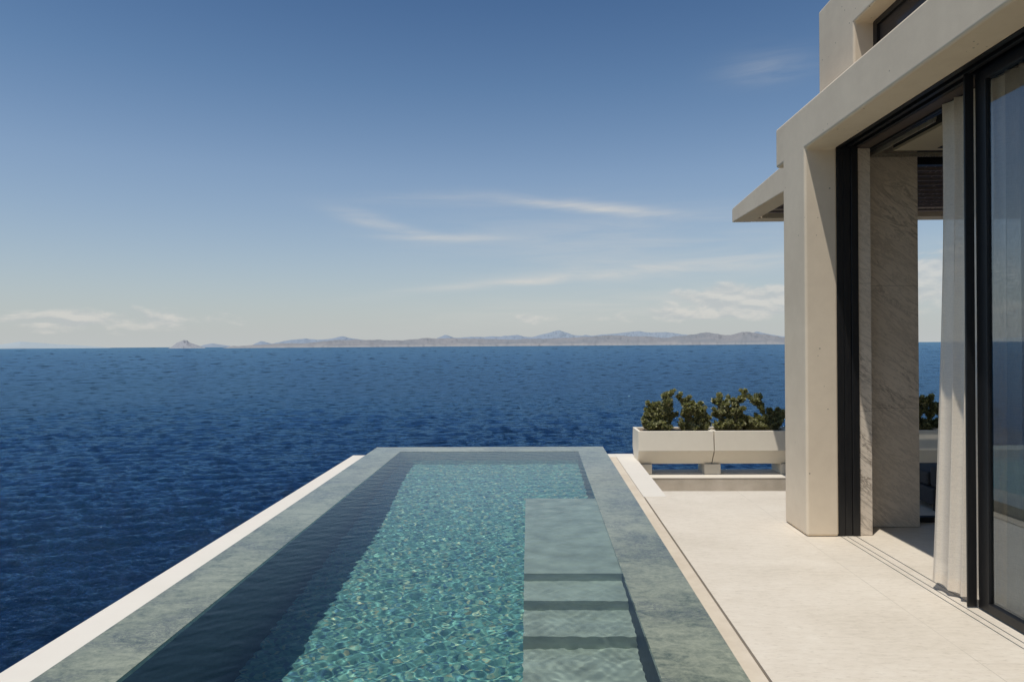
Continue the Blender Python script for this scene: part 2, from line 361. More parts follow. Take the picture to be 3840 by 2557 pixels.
# ------------------------------------------------------------------ the setting
SEA_Z = -28.0
def build_sea():
    az0, az1, na = R(-82), R(60), 1900
    # radial rows: about one row per picture line near by, wider ones beyond
    r = [30.0]
    while r[-1] < 900: r.append(r[-1] + max(0.13, r[-1]**2/36000.0))
    while r[-1] < 90000: r.append(r[-1]*1.12)
    r = np.array(r); az = np.linspace(az0, az1, na)
    Rr, A = np.meshgrid(r, az, indexing='ij')
    X = Rr*np.sin(A); Y = Rr*np.cos(A)
    dr = np.gradient(r)[:, None]; da = (r*(az[1]-az[0]))[:, None]
    Z = np.zeros_like(X)
    nc = 130
    lam = np.exp(rng.uniform(math.log(0.45), math.log(9), nc)**1.0)
    th = rng.normal(R(9), R(21), nc) - math.pi/2
    ph = rng.uniform(0, 2*math.pi, nc)
    for L, t, p in zip(lam, th, ph):
        k = 2*math.pi/L
        slope = 0.055 * (L/2.0)**(-0.35)
        amp = slope/k
        cell = np.maximum(dr*abs(math.sin(t)), da*abs(math.cos(t))) 
        fade = np.clip((L/cell - 1.3)/2.0, 0, 1)
        rows = np.where(fade[:, 0] > 0)[0]
        if len(rows) == 0: continue
        e = rows[-1]+1
        s = np.sin(k*(X[:e]*math.cos(t) + Y[:e]*math.sin(t)) + p)
        Z[:e] += amp*fade[:e]*(np.exp(0.6*s)-1.09)*1.5
    # gusts: patches of rougher and calmer water
    g = 1 + 0.28*np.sin(X*0.011+Y*0.02+1.0) * np.sin(Y*0.013-X*0.006) + 0.15*np.sin(X*0.05+2)*np.sin(Y*0.037)
    Z *= g*1.25
    P = np.stack([X, Y, SEA_Z+Z], -1)
    o = grid_mesh('sea', P, M_sea, flip=True)
    tag(o, 'deep blue rippled sea reaching to the horizon', None, None, 'structure')
build_sea()
# rest of the sea behind the viewer, lying a touch lower
bm = bmesh.new()
vs = [bm.verts.new((90000*math.sin(a), 90000*math.cos(a), SEA_Z-0.9)) for a in np.linspace(R(59), R(279), 24)]
c0 = bm.verts.new((0, 0, SEA_Z-0.9))
for a, b_ in zip(vs, vs[1:]): bm.faces.new((c0, a, b_))
tag(obj('sea', bm, M_sea), None, None, None, 'structure')

CX, F = 1177.5, 1570.0
def az_of(x): return math.atan((x-CX)/F) - R(1.44)
def range_hill(name, prof, dist, m, label, rough=0.12, depth=2500, seed=0, tone=1.0):
    """prof: (azimuth position, apparent height) pairs; builds a ridge with a sloping front and back."""
    xs = np.array([p[0] for p in prof], float); hs = np.array([p[1] for p in prof], float)
    n = 900
    x = np.linspace(xs[0], xs[-1], n)
    h = np.interp(x, xs, hs)
    k = np.hanning(13); k /= k.sum(); hsm = np.convolve(np.pad(h, 6, mode='edge'), k, 'valid')
    n1 = np.array([noise.fractal(Vector((v*0.02+seed, seed, 0)), 1.0, 2.2, 7) for v in x])
    n2 = np.array([noise.fractal(Vector((v*0.09+seed, seed+5, 0)), 0.8, 2.2, 6) for v in x])
    top = np.maximum(hsm*(1+rough*n1) + n2*rough*4*np.minimum(1, hsm/12)*(0 if rough < 0.06 else 1), 0.0) * dist/F
    edge = np.minimum(1, np.minimum(np.arange(n), n-1-np.arange(n))/15)
    top *= edge
    rows = 24
    P = np.zeros((n, rows, 3))
    for j in range(rows):
        t = j/(rows-1)
        if t < 0.7: s = t/0.7; prof_h = s**0.75 if s < 1 else 1
        else: s = (1-t)/0.3; prof_h = s
        for i in range(n):
            a = az_of(x[i]); 
            rr = dist + depth*(t-0.7)
            nn = noise.fractal(Vector((x[i]*0.05, t*7+seed, seed*2.0)), 0.9, 2.1, 5)
            bumpy = 1 + (0.35 if rough > 0.06 else 0)*nn*math.sin(math.pi*min(1, t/0.7)) if t < 0.7 else 1
            rr += (250 if rough > 0.06 else 0)*noise.fractal(Vector((x[i]*0.03, seed+9.0, t)), 0.9, 2.1, 4)
            z = SEA_Z + top[i]*max(0.0, prof_h*bumpy) + ((8 if rough > 0.06 else 0)*max(0, 1-abs(t-0.08)*12) if edge[i] > 0.9 and t > 0 else 0)
            if t == 0: z = SEA_Z-3
            P[i, j] = (rr*math.sin(a), rr*math.cos(a), z)
    o = grid_mesh(name, P, m)
    tag(o, label, None, None, 'structure')
k_ = 0.7812
near = [(655,2),(680,7),(700,4.8),(760,8.4),(830,12),(900,11.5),(960,19),(1050,21.6),(1130,18),(1250,23.4),(1340,24),(1450,20),(1600,20.3),(1680,22.8),(1760,28.4),(1800,30),(1850,24.8),(1900,25.5),(1960,21),(2040,29.7),(2080,33.4),(2130,27),(2180,33.8),(2220,32.6),(2260,25.3),(2312,18),(2420,12),(2560,5),(2640,0)]
mid = [(700,0),(740,5),(770,18),(800,10),(850,20),(900,25.5),(940,20),(980,24),(1010,30),(1050,22),(1100,15),(1200,14),(1280,20),(1310,32),(1340,24),(1420,27),(1470,25),(1520,31),(1560,25),(1600,26),(1700,20),(1720,30),(1750,27),(1850,12),(2000,8)]
far = [(1440,0),(1560,22),(1600,33),(1645,43),(1690,28),(1740,26),(1800,32),(1880,38),(1920,33),(1960,36),(2010,26),(2200,24),(2230,33),(2300,20),(2500,10),(2600,0)]
cone = [(495,0),(505,4),(520,14),(540,22),(550,21),(560,15),(590,5),(605,1)]
faint = [(580,0),(600,7),(625,11),(650,7),(680,3)]
faint2 = [(-400,6),(-150,10),(0,10),(60,17),(110,14),(200,9),(300,3),(330,0)]
sc = lambda pr: [(a*k_, b*k_) for a, b in pr]
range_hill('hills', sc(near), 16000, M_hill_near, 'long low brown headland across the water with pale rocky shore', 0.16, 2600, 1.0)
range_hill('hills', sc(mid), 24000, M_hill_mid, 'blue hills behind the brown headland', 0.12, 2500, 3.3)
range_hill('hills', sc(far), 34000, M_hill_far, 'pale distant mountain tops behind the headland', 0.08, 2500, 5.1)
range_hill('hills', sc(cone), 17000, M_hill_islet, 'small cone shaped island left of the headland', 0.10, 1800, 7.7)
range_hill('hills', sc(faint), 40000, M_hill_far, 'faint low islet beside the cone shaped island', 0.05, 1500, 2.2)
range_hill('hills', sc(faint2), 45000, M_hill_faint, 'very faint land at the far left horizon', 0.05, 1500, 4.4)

# lines of the pool, a slight fan towards the sea
xoR = lambda y: 0.931+0.0136*y
xiR = lambda y: 0.538+0.0146*y
xiL = lambda y: -1.884+0.0053*y
xoL = -2.257
xgr = lambda y: 1.077+0.0153*y       # drain slot beside the terrace
xcR = lambda y: 1.25+0.0245*y        # right edge of the white coping
xbL = lambda y: -2.636+0.0053*y
NEAR = -3.0

# terrace slab
TZ = 0.0
prism_z('terrace', [(xgr(-8)+0.012, -8), (2.545, -8), (2.545, 7.45), (xcR(7.45), 7.45), (xcR(7.175), 7.175), (xgr(7.175)+0.012, 7.175)], -0.35, TZ, M_floor)
tag(bpy.data.objects['terrace'], 'pale cream stone terrace between the pool and the house', None, None, 'structure')
# canopy terrace beyond the house and indoor floor
prism_z('terrace', [(2.5452, 6.20), (9.0, 6.20), (9.0, 7.45), (2.5452, 7.45)], -0.35, TZ, M_floor); tag(bpy.data.objects['terrace.001'], None, None, None, 'structure')
prism_z('terrace', [(1.52, 7.2), (9.0, 7.2), (9.0, 9.165), (1.52, 9.165)], -1.0, -0.52, M_floor); tag(bpy.data.objects['terrace.002'], 'lower terrace beyond the edge of the upper one', None, None, 'structure')
M_infloor = floor_mat('indoor_stone', [(0, 4.3, 0.003)])
prism_z('room_floor', [(2.90, -8), (9.0, -8), (9.0, 6.1998), (2.90, 6.1998)], -0.35, TZ, M_infloor); tag(bpy.data.objects['room_floor'], 'stone floor inside the room', None, None, 'structure')
# cliff under the house
def cliff():
    n = 60
    bm = bmesh.new()
    loop = []
    pts = [(-2.2,-9),(-2.2,9.6),(3,9.5),(9.5,9.4),(30,6),(30,-30),(-2.2,-30)]
    L = []
    for i in range(len(pts)):
        a = Vector(pts[i]+(0,)); b = Vector(pts[(i+1) % len(pts)]+(0,)); m_ = max(2, int((b-a).length/1.2))
        for j in range(m_): L.append(a.lerp(b, j/m_))
    rows = []
    for k in range(26):
        z = -1.62 - k*1.1; row = []
        for p in L:
            q = Vector((p.x*(1-0.004*k), p.y, 0))
            inn = (Vector((8,-6,0))-q).normalized()
            nn = noise.fractal(Vector((p.x*0.35, p.y*0.35, z*0.35)), 0.8, 2.1, 5)
            q += inn*(0.1+0.25*k*0.08+0.35*min(1, k/2)*(0.6+nn))
            row.append(bm.verts.new((q.x, q.y, z)))
        rows.append(row)
    for a, b in zip(rows, rows[1:]):
        for i in range(len(L)): j = (i+1) % len(L); bm.faces.new((a[i], a[j], b[j], b[i]))
    bm.faces.new(rows[0])
    tag(obj('terrain', bm, M_rock, None, 0, True), 'rocky cliff below the terrace', None, None, 'structure')
cliff()

# ------------------------------------------------------------------ the pool
pool = thing('infinity_pool', 'long infinity pool with green stone rim and teal mosaic floor beside the terrace', 'swimming pool', (-0.6, 3.5, 0.1))
P0 = Vector(pool.location)
def pp(o):
    o.parent = pool; o.matrix_parent_inverse = Matrix.Translation(-P0); return o
FY0, FY1 = 9.60, 10.03
bm = bmesh.new()
add_hex(bm, [(xoL, NEAR), (xiL(NEAR), NEAR), (xiL(FY0), FY0), (xoL, FY0)], 0.045, 0.10)
add_hex(bm, [(xoL, NEAR), (xiL(NEAR)-0.03, NEAR), (xiL(FY0)-0.03, FY0), (xoL, FY0)], -0.31, 0.0449)
pp(obj('rim', bm, M_stone)); bm = bmesh.new()
add_hex(bm, [(xiR(NEAR), NEAR), (xoR(NEAR), NEAR), (xoR(FY0), FY0), (xiR(FY0), FY0)], 0.045, 0.10)
add_hex(bm, [(xiR(NEAR)+0.03, NEAR), (xoR(NEAR), NEAR), (xoR(FY0), FY0), (xiR(FY0)+0.03, FY0)], -0.31, 0.0449)
pp(obj('rim', bm, M_stone)); bm = bmesh.new()
add_hex(bm, [(xoL, FY0), (xoR(FY0), FY0), (xoR(FY1), FY1), (xoL, FY1)], -0.55, 0.10)
pp(obj('rim', bm, M_stone))
# shell: shade-darkened sides, mosaic far wall and floor, floor rising at the far end
def floor_z(y): 
    t = min(1.0, max(0.0, (y-6.6)/2.9)); return -1.30+0.45*t*t*(3-2*t)
def shell():
    bm = bmesh.new(); ys = [NEAR, 0, 3, 6, 6.6]+[6.6+3.0*i/16 for i in range(1, 17)]
    lo = [(bm.verts.new((xiL(y)-0.003, y, floor_z(y))), bm.verts.new((xiR(y)+0.003, y, floor_z(y)))) for y in ys]
    for a, b in zip(lo, lo[1:]): bm.faces.new((a[0], a[1], b[1], b[0]))
    me = pp(obj('mosaic_floor', bm, M_mosaic, None, 0, True)); me['label'] = 'floor of small teal glass tiles'
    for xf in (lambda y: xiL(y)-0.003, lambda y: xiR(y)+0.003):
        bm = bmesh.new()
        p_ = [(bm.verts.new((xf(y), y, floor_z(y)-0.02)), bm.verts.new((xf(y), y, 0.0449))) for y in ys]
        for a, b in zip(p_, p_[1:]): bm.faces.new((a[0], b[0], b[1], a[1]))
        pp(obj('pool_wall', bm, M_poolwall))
    bm = bmesh.new(); bm.faces.new([bm.verts.new(q) for q in ((xiL(FY0)-.003, FY0+0.001, -1.03), (xiR(FY0)+.003, FY0+0.001, -1.03), (xiR(FY0)+.003, FY0+0.001, -0.54), (xiL(FY0)-.003, FY0+0.001, -0.54))])
    pp(obj('pool_wall', bm, M_mosaic))
shell()
pp(prism_z('end_wall', [(xoL+0.01, NEAR-0.3), (xoR(NEAR)-0.01, NEAR-0.3), (xoR(NEAR)-0.01, NEAR-0.002), (xoL+0.01, NEAR-0.002)], -1.3, 0.1, M_stone))
# outer structure holding the pool
M_struct = M_white
bm = bmesh.new()
add_hex(bm, [(xbL(-8), -8), (xoL-0.001, -8), (xoL-0.001, 9.92), (xbL(9.92), 9.92)], -1.6, -0.0)
o = pp(obj('coping', bm, M_white)); o['label'] = 'white coping band along the sea side of the pool'
bm = bmesh.new()
add_hex(bm, [(xgr(7.175), 7.175), (xcR(7.175), 7.175), (xcR(9.98), 9.98), (xgr(9.98), 9.98)], -1.6, 0.002)
o = pp(obj('coping', bm, M_white)); o['label'] = 'short white coping strip reaching past the terrace'
bm = bmesh.new()
add_hex(bm, [(xoR(-8)+0.001, -8), (xgr(-8)-0.004, -8), (xgr(9.70)-0.004, 9.70), (xoR(9.70)+0.001, 9.70)], -0.30, 0.0)
o = pp(obj('coping', bm, M_coping)); o['label'] = 'narrow sand coloured stone strip between pool and drain slot'
bm = bmesh.new()
add_hex(bm, [(xoR(9.70)+0.001, 9.70), (xgr(9.70)-0.001, 9.70), (xgr(9.98)-0.001, 9.98), (xoR(9.98)+0.001, 9.98)], -0.30, 0.001)
pp(obj('coping', bm, M_white))
bm = bmesh.new()
add_hex(bm, [(xgr(-8)-0.02, -8), (xgr(-8)+0.03, -8), (xgr(9.7)+0.03, 9.7), (xgr(9.7)-0.02, 9.7)], -0.34, -0.025)
pp(obj('drain_slot', bm, M_slot))
# steps at the right, underwater
xs = lambda y: -0.045
steps = [(-0.072, 4.58, 6.47), (0.10-0.21-0.01, 4.23, 4.58), (-0.27, 3.88, 4.23), (-0.42, 3.50, 3.88), (-0.57, 3.15, 3.50)]
WZ = 0.098
for i, d in enumerate((0.07, 0.215, 0.365, 0.52, 0.67)):
    y0, y1 = [(4.56, 6.75), (4.22, 4.56), (3.87, 4.22), (3.48, 3.87), (3.10, 3.48)][i]
    z = WZ - d
    bm = bmesh.new()
    add_hex(bm, [(xs(y0), y0), (xiR(y0)+0.0015, y0), (xiR(y1)+0.0015, y1), (xs(y1), y1)], -1.29, z)
    o = pp(obj('platform' if i == 0 else 'step', bm, M_substone))
bm = bmesh.new()
add_hex(bm, [(-0.045, 6.752), (xiR(6.75)-0.002, 6.752), (xiR(9.595)-0.002, 9.595), (-0.045, 9.595)], -1.29, -0.82)
pp(obj('bench', bm, M_mosaic))
# water surface with ripples
def pool_water():
    y0, y1 = NEAR, FY0+0.004
    ny = 1500; nx = 310
    y = np.linspace(y0, y1, ny)
    # finer rows where the picture shows the pool
    u = np.linspace(0, 1, nx)
    Y = np.repeat(y[:, None], nx, 1)
    XL = xiL(Y)-0.004; XR = xiR(Y)+0.004
    X = XL + (XR-XL)*u[None, :]
    Z = np.zeros_like(X)
    nc = 70
    lam = np.exp(rng.uniform(math.log(0.038), math.log(0.24), nc))
    th = rng.normal(R(98), R(42), nc); ph = rng.uniform(0, 2*math.pi, nc)
    for L, t, p in zip(lam, th, ph):
        k = 2*math.pi/L
        amp = 0.0027/k * (L/0.15)**-0.15
        Z += amp*np.sin(k*(X*math.cos(t)+Y*math.sin(t))+p)
    P = np.stack([X, Y, WZ+Z], -1)
    o = grid_mesh('water', P, M_water, flip=True)
    o['label'] = 'clear rippled pool water'
    pp(o)
    return o
w = pool_water()
w.cycles.is_caustics_caster = True
for o in list(pool.children):
    if o.name.startswith(('mosaic_floor', 'platform', 'step', 'bench', 'rim', 'end_wall', 'pool_wall')):
        o.cycles.is_caustics_receiver = True

# ------------------------------------------------------------------ low wall, planters, shrubs
lw = thing('low_wall', 'low rough rendered ledge wall carrying the planter boxes', 'wall', (4.6, 9.4, 0))
def lp(o): o.parent = lw; o.matrix_parent_inverse = Matrix.Translation(-Vector(lw.location)); return o
LX0 = 1.50
lp(box('ledge', LX0, 9.0, 9.166, 9.76, -1.5, -0.201, M_ledge))
lp(box('ledge_top', LX0, 9.0, 9.161, 9.766, -0.199, -0.187, M_white))
for a, b_ in ((1.505, 1.668), (2.380, 2.598), (3.413, 3.629), (4.44, 4.66), (5.47, 5.69), (6.51, 6.67)):
    lp(box('support_block', a, b_, 9.373, 9.74, -0.186, -0.046, M_planter, None, 0.006))
PW = 1.023
def planter(x0, label):
    yf, yb = 9.287, 9.78
    t = thing('planter_box', label, 'planter', (x0+PW/2, 9.53, -0.045), 'long planter boxes on the low wall')
    def q(o): o.parent = t; o.matrix_parent_inverse = Matrix.Translation(-Vector(t.location)); return o
    g = 0.006; X0, X1 = x0+g, x0+PW-g; th = 0.036; zt = 0.4155; zs = zt-0.10
    bm = bmesh.new()
    prof = [(yf, zt), (yf-0.022, 0.152), (yf+0.12, -0.045), (yb-0.12, -0.045), (yb+0.037, 0.152), (yb, zt)]
    A = [bm.verts.new((X0, y, z)) for y, z in prof]; B = [bm.verts.new((X1, y, z)) for y, z in prof]
    bm.faces.new(A); bm.faces.new(B[::-1])
    for i in range(5): bm.faces.new((A[i+1], A[i], B[i], B[i+1]))
    I = [bm.verts.new(p) for p in ((X0+th, yf+th, zt), (X1-th, yf+th, zt), (X1-th, yb-th, zt), (X0+th, yb-th, zt))]
    J = [bm.verts.new((v.co.x, v.co.y, zs)) for v in I]
    O = [A[0], B[0], B[5], A[5]]
    for i in range(4):
        j = (i+1) % 4
        bm.faces.new((O[i], O[j], I[j], I[i])); bm.faces.new((I[i], I[j], J[j], J[i]))
    bm.faces.new(J)
    q(obj('trough', bm, M_planter, None, 0.004))
    bm = bmesh.new()
    nx, ny = 60, 26; vv = []
    for i in range(nx):
        row = []
        for j in range(ny):
            x = X0+th+0.001+(X1-X0-2*th-0.002)*i/(nx-1); y = yf+th+0.001+(yb-yf-2*th-0.002)*j/(ny-1)
            row.append(bm.verts.new((x, y, zt-0.022+0.010*noise.noise(Vector((x*35, y*35, 0)))+0.007*noise.noise(Vector((x*8, y*8, 3))))))
        vv.append(row)
    for i in range(nx-1):
        for j in range(ny-1): bm.faces.new((vv[i][j], vv[i+1][j], vv[i+1][j+1], vv[i][j+1]))
    q(obj('soil', bm, M_soil, None, 0, True))
planter(1.464, 'cream planter box at the left end of the row, all in sunlight')
planter(2.487, 'cream planter box with its right end in shadow beside the pillar')
planter(3.510, 'cream planter box hidden behind the pillar')
planter(4.533, 'shaded planter box seen through the room behind the curtain')
planter(5.556, 'shaded planter box seen through the curtain and door glass')

def shrub(x, y, h, wdt, label, seed, top=None, leafsize=0.036, density=1.0):
    rnd = random.Random(seed)
    t = thing('potted_shrub', label, 'shrub', (x, y, 0.385), 'leathery shrubs growing in the planter boxes')
    stem = bmesh.new(); tips = []
    def tube(a, b, ra, rb):
        d = (b-a); 
        if d.length < 1e-5: return
        zq = d.to_track_quat('Z', 'Y'); A = []; B = []
        for i in range(5):
            an = i*2*math.pi/5; v = Vector((math.cos(an), math.sin(an), 0))
            A.append(stem.verts.new(a + zq @ (v*ra))); B.append(stem.verts.new(b + zq @ (v*rb)))
        for i in range(5): j = (i+1) % 5; stem.faces.new((A[i], A[j], B[j], B[i]))
    def grow(p, d, length, rad, depth):
        n = 4 if depth == 0 else 3; q = p.copy(); dd = d.copy()
        for i in range(n):
            dd = (dd + Vector((rnd.uniform(-.22,.22), rnd.uniform(-.22,.22), rnd.uniform(-.02,.2)))).normalized()
            q2 = q + dd*(length/n); tube(q, q2, rad*(1-0.2*i/n), rad*(1-0.2*(i+1)/n)); q = q2
            if depth < 3 and i >= (1 if depth == 0 else 0):
                for _ in range(rnd.choice((1, 2, 2)) if depth < 2 else 1):
                    a = rnd.uniform(0, 2*math.pi); side = Vector((math.cos(a), math.sin(a)*0.7, rnd.uniform(0.15, 0.8))).normalized()
                    grow(q, (dd*0.35+side).normalized(), length*rnd.uniform(.24, .42), rad*0.6, depth+1)
            if depth >= 1 or i >= 1: tips.append((q.copy(), dd.copy(), rnd.uniform(.6, 1.0)))
        tips.append((q.copy(), dd.copy(), 1.2))
    leads = top or [(-0.25, 0.85), (0.0, 1.0), (0.3, 0.8)]
    for lx, lh in leads:
        base = Vector((rnd.uniform(-.03,.03)+lx*wdt*0.25, rnd.uniform(-.04,.04), 0))
        target = Vector((lx*wdt, rnd.uniform(-.06,.06), lh*h)); d = target-base
        grow(base, d.normalized(), d.length*0.93, 0.007, 0)
    # low skirt of small sprigs
    for _ in range(int(38*density)):
        a = rnd.uniform(0, 2*math.pi); b0 = Vector((rnd.uniform(-.35,.35)*wdt, rnd.uniform(-.08,.08), 0))
        grow(b0, Vector((math.cos(a)*0.8, math.sin(a)*0.5, rnd.uniform(.5,1.1))).normalized(), rnd.uniform(.06,.14), 0.003, 2)
    lf = bmesh.new()
    def leaf(p, d, up, L, W):
        s = d.cross(up)
        if s.length < 1e-4: s = Vector((1,0,0))
        s.normalize(); u = s.cross(d).normalized()
        pts = [(0,0.0,0),(0.35,0.30,0.04),(0.72,0.5,0.07),(1.0,0.0,0.02)]
        a = lf.verts.new(p); m1 = lf.verts.new(p+d*L*0.5+u*L*(-0.03)); tp = lf.verts.new(p+d*L+u*L*rnd.uniform(-.15,.1))
        l1 = lf.verts.new(p+d*L*0.42+s*W*0.36+u*L*0.05); l2 = lf.verts.new(p+d*L*0.78+s*W*0.5+u*L*0.05)
        r1 = lf.verts.new(p+d*L*0.42-s*W*0.36+u*L*0.05); r2 = lf.verts.new(p+d*L*0.78-s*W*0.5+u*L*0.05)
        lf.faces.new((a, m1, l1)); lf.faces.new((l1, m1, tp, l2)); lf.faces.new((a, r1, m1)); lf.faces.new((m1, r1, r2, tp))
    for p, d, s in tips:
        if p.z < 0.0: continue
        n = rnd.randint(10, 15)
        L0 = leafsize*s*rnd.uniform(.85, 1.15)
        zq = d.to_track_quat('Z', 'Y')
        for i in range(n):
            a = i*2.4+rnd.uniform(-.3,.3); tilt = rnd.uniform(.35, 1.15)
            v = zq @ Vector((math.cos(a)*math.sin(tilt), math.sin(a)*math.sin(tilt), math.cos(tilt)))
            leaf(p - d*rnd.uniform(0, 0.022), v, d, L0, L0*0.5)
    o = obj('stem', stem, M_bark, t, 0, True); o2 = obj('foliage', lf, M_leaf, t)
shrub(1.79, 9.53, 0.47, 0.46, 'tall cone shaped shrub at the left end of the planters', 3, [(-0.14, 0.72), (0.06, 0.98), (0.24, 0.66), (-0.34, 0.42), (0.40, 0.38), (-0.50, 0.2), (0.0, 0.5)])
shrub(2.27, 9.53, 0.40, 0.46, 'bushy rounded shrub left of the joint between two planters', 8, [(-0.36, 0.80), (-0.12, 0.98), (0.16, 0.78), (0.46, 0.40), (0.32, 0.6), (-0.2, 0.4), (0.05, 0.45)])
shrub(2.75, 9.53, 0.42, 0.50, 'open branching shrub with a stem leaning left, right of the planter joint', 14, [(-0.46, 0.92), (-0.14, 0.84), (0.18, 0.98), (0.34, 0.6), (0.0, 0.55), (-0.28, 0.45), (0.42, 0.35)])
shrub(3.06, 9.53, 0.18, 0.22, 'small light green shrub between the open shrub and the tufted one', 21, [(-0.1, 0.9), (0.3, 0.8), (-0.3, 0.7)])
shrub(3.30, 9.53, 0.47, 0.36, 'shrub with a tall bare stem and round leafy tuft near the pillar', 29, [(-0.14, 0.95), (0.36, 0.55), (0.12, 0.5), (-0.38, 0.35), (0.5, 0.4)])
shrub(4.58, 9.53, 0.374, 0.397, 'dark shrub on the left seen through the room', 35)
shrub(4.94, 9.53, 0.394, 0.467, 'dark shrub hidden partly by the marble wall', 38)
shrub(5.36, 9.53, 0.374, 0.397, 'dark shrub seen through the room just beside the marble wall', 41)
shrub(5.73, 9.53, 0.354, 0.397, 'dark shrub seen through the room beside the curtain', 47)
shrub(6.21, 9.53, 0.335, 0.467, 'dark shrub behind the curtain and door glass', 53)
# dry flower lying on the terrace
def dry_leaf():
    rnd = random.Random(5); bm = bmesh.new()
    for i in range(9):
        a = i*0.75; L = rnd.uniform(.018, .032); z0 = 0.004
        d = Vector((math.cos(a), math.sin(a), rnd.uniform(.1, .9))).normalized(); s = Vector((-math.sin(a), math.cos(a), 0))
        p = Vector((0, 0, z0)); v = [bm.verts.new(p), bm.verts.new(p+d*L*.5+s*L*.3), bm.verts.new(p+d*L), bm.verts.new(p+d*L*.5-s*L*.3+Vector((0,0,.004)))]
        bm.faces.new(v)
    o = obj('dried_flower', bm, M_dry); o.location = (2.32, 3.17, 0.0)
    tag(o, 'small dried brown flower lying on the terrace floor', 'flower')
dry_leaf()

# ------------------------------------------------------------------ the house
villa = thing('villa', 'cream plastered modern villa with a wide glazed opening to the terrace', 'house', (0,0,0))
V = villa
XF, XI = 2.28, 2.545
fr = prism_x('facade_wall', [(-8,3.2),(5.69,3.2),(5.69,0.002),(6.17,0.002),(6.17,3.2),(6.34,3.2),(6.34,3.557),(-8,3.557)], XF, XI, M_wall, V, 0.022, 4)
prism_x('upper_wall', [(5.40,3.56),(6.04,3.56),(6.04,4.487),(-8,4.487),(-8,4.097),(5.40,4.097)], 2.55, 2.92, M_wall, V, 0.018, 3)
box('roof', 2.555, 9.0, -8, 6.0, 3.45, 3.555, M_wall, V)
box('upper_room', 3.0, 9.0, -8, 5.98, 3.56, 4.45, M_wall, V)
wf = box('window', 2.70, 2.76, 5.34, 5.398, 3.562, 4.095, M_black, V)
box('frame', 2.70, 2.76, -8, 5.338, 4.05, 4.094, M_black, wf)
box('pane', 2.722, 2.73, -8, 5.338, 3.562, 4.049, M_smoked, wf)
# canopy over the far terrace
can = prism_x('canopy', [(6.171,3.18),(9.02,3.18),(9.02,3.349),(8.96,3.362),(7.40,3.452),(6.345,3.52),(6.345,3.199),(6.171,3.199)], 2.67, 2.92, M_wall, V, 0.010, 2)
box('beam', 2.9205, 9.0, 8.77, 9.017, 3.182, 3.345, M_wall, can, 0.006)
box('beam', 2.9205, 9.0, 6.20, 6.36, 3.215, 3.45, M_wall, can)
box('edge_frame', 2.922, 2.945, 6.362, 8.768, 3.215, 3.26, M_bar, can)
y = 6.42
while y < 8.74:
    box('louver_slat', 2.946, 8.9, y, y+0.013, 3.235, 3.262, M_bar, can); y += 0.205
bm = bmesh.new(); rnd = random.Random(2)
y = 6.37
while y < 8.76:
    dz = rnd.uniform(0, .006)
    add_box(bm, 2.95, 8.85, y, y+0.058, 3.300+dz, 3.315+dz); y += 0.066+rnd.uniform(0,.006)
o = obj('reed_cover', bm, M_slat, can); o['kind'] = 'stuff'
bm = bmesh.new(); y = 6.42
while y < 8.6:
    x = 2.98
    while x < 6.6:
        if rnd.random() < 0.62:
            xx = x+rnd.uniform(-.03,.03); x2 = xx+0.030
            q0 = [(xx, y+0.016), (xx+0.005, y+0.016), (x2+0.005, y+0.19), (x2, y+0.19)]
            add_hex(bm, q0, 3.262, 3.266)
        x += 0.052
    y += 0.205
o = obj('reed_tie', bm, M_bar, can); o['kind'] = 'stuff'
# stacked sliding panels at the pillar, head rails, floor tracks
st = box('sliding_door', 2.547, 2.600, 5.700, 5.76, 0.004, 3.204, M_black, V, 0.003)
st['label'] = 'black sliding door panels stacked against the pillar'
box('stile', 2.604, 2.660, 5.706, 5.78, 0.004, 3.205, M_black, st, 0.003)
box('stile', 2.664, 2.722, 5.702, 5.80, 0.004, 3.205, M_black, st, 0.003)
box('back_plate', 2.547, 2.722, 5.802, 6.16, 0.004, 3.269, M_black, st)
for a, b_, z in ((2.547, 2.575, 3.205), (2.585, 2.612, 3.222), (2.622, 2.648, 3.205), (2.658, 2.684, 3.222), (2.694, 2.722, 3.205)):
    box('head_rail', a, b_, -8, 5.69, z, z+0.06, M_black, V, 0.002)
box('head_panel', 2.546, 2.724, -8, 6.16, 3.27, 3.30, M_dark, V)
box('head_panel', 2.547, 2.722, 5.6905, 5.8015, 3.2055, 3.2695, M_black, V)
box('soffit_board', 2.724, 2.829, -8, 5.72, 3.204, 3.24, M_brown, V)
for a in (2.832, 2.862): box('head_rail', a, a+0.022, -8, 5.94, 3.19, 3.25, M_black, V)
box('pocket_top', 2.83, 3.062, -8, 5.98, 3.34, 3.36, M_dark, V)
box('pocket_top', 3.062, 9.0, 5.80, 5.98, 3.34, 3.36, M_dark, V)
box('pocket_side', 3.062, 3.066, -8, 5.8, 3.222, 3.34, M_dark, V)
box('pocket_side', 3.07, 9.0, 5.79, 5.797, 3.222, 3.34, M_dark, V)
ce = box('ceiling', 3.062, 9.0, -8, 5.80, 3.20, 3.222, M_ceiling, V)
box('vent', 3.385, 3.70, 5.62, 5.73, 3.196, 3.1995, M_dark, ce)
def track(name, pts):
    bm = bmesh.new()
    for (x0, y0), (x1, y1) in pts:
        L = math.hypot(x1-x0, y1-y0); n = int(L/0.022)
        ux, uy = (x1-x0)/L, (y1-y0)/L
        add_box(bm, min(x0, x1)-0.006, max(x0, x1)+0.006, min(y0, y1)-0.006, max(y0, y1)+0.006, 3.205, 3.222)
        for i in range(n):
            cx, cy = x0+ux*(i+.5)*L/n, y0+uy*(i+.5)*L/n
            add_box(bm, cx-0.007, cx+0.007, cy-0.007, cy+0.007, 3.186, 3.2045)
    return obj(name, bm, M_rail, V)
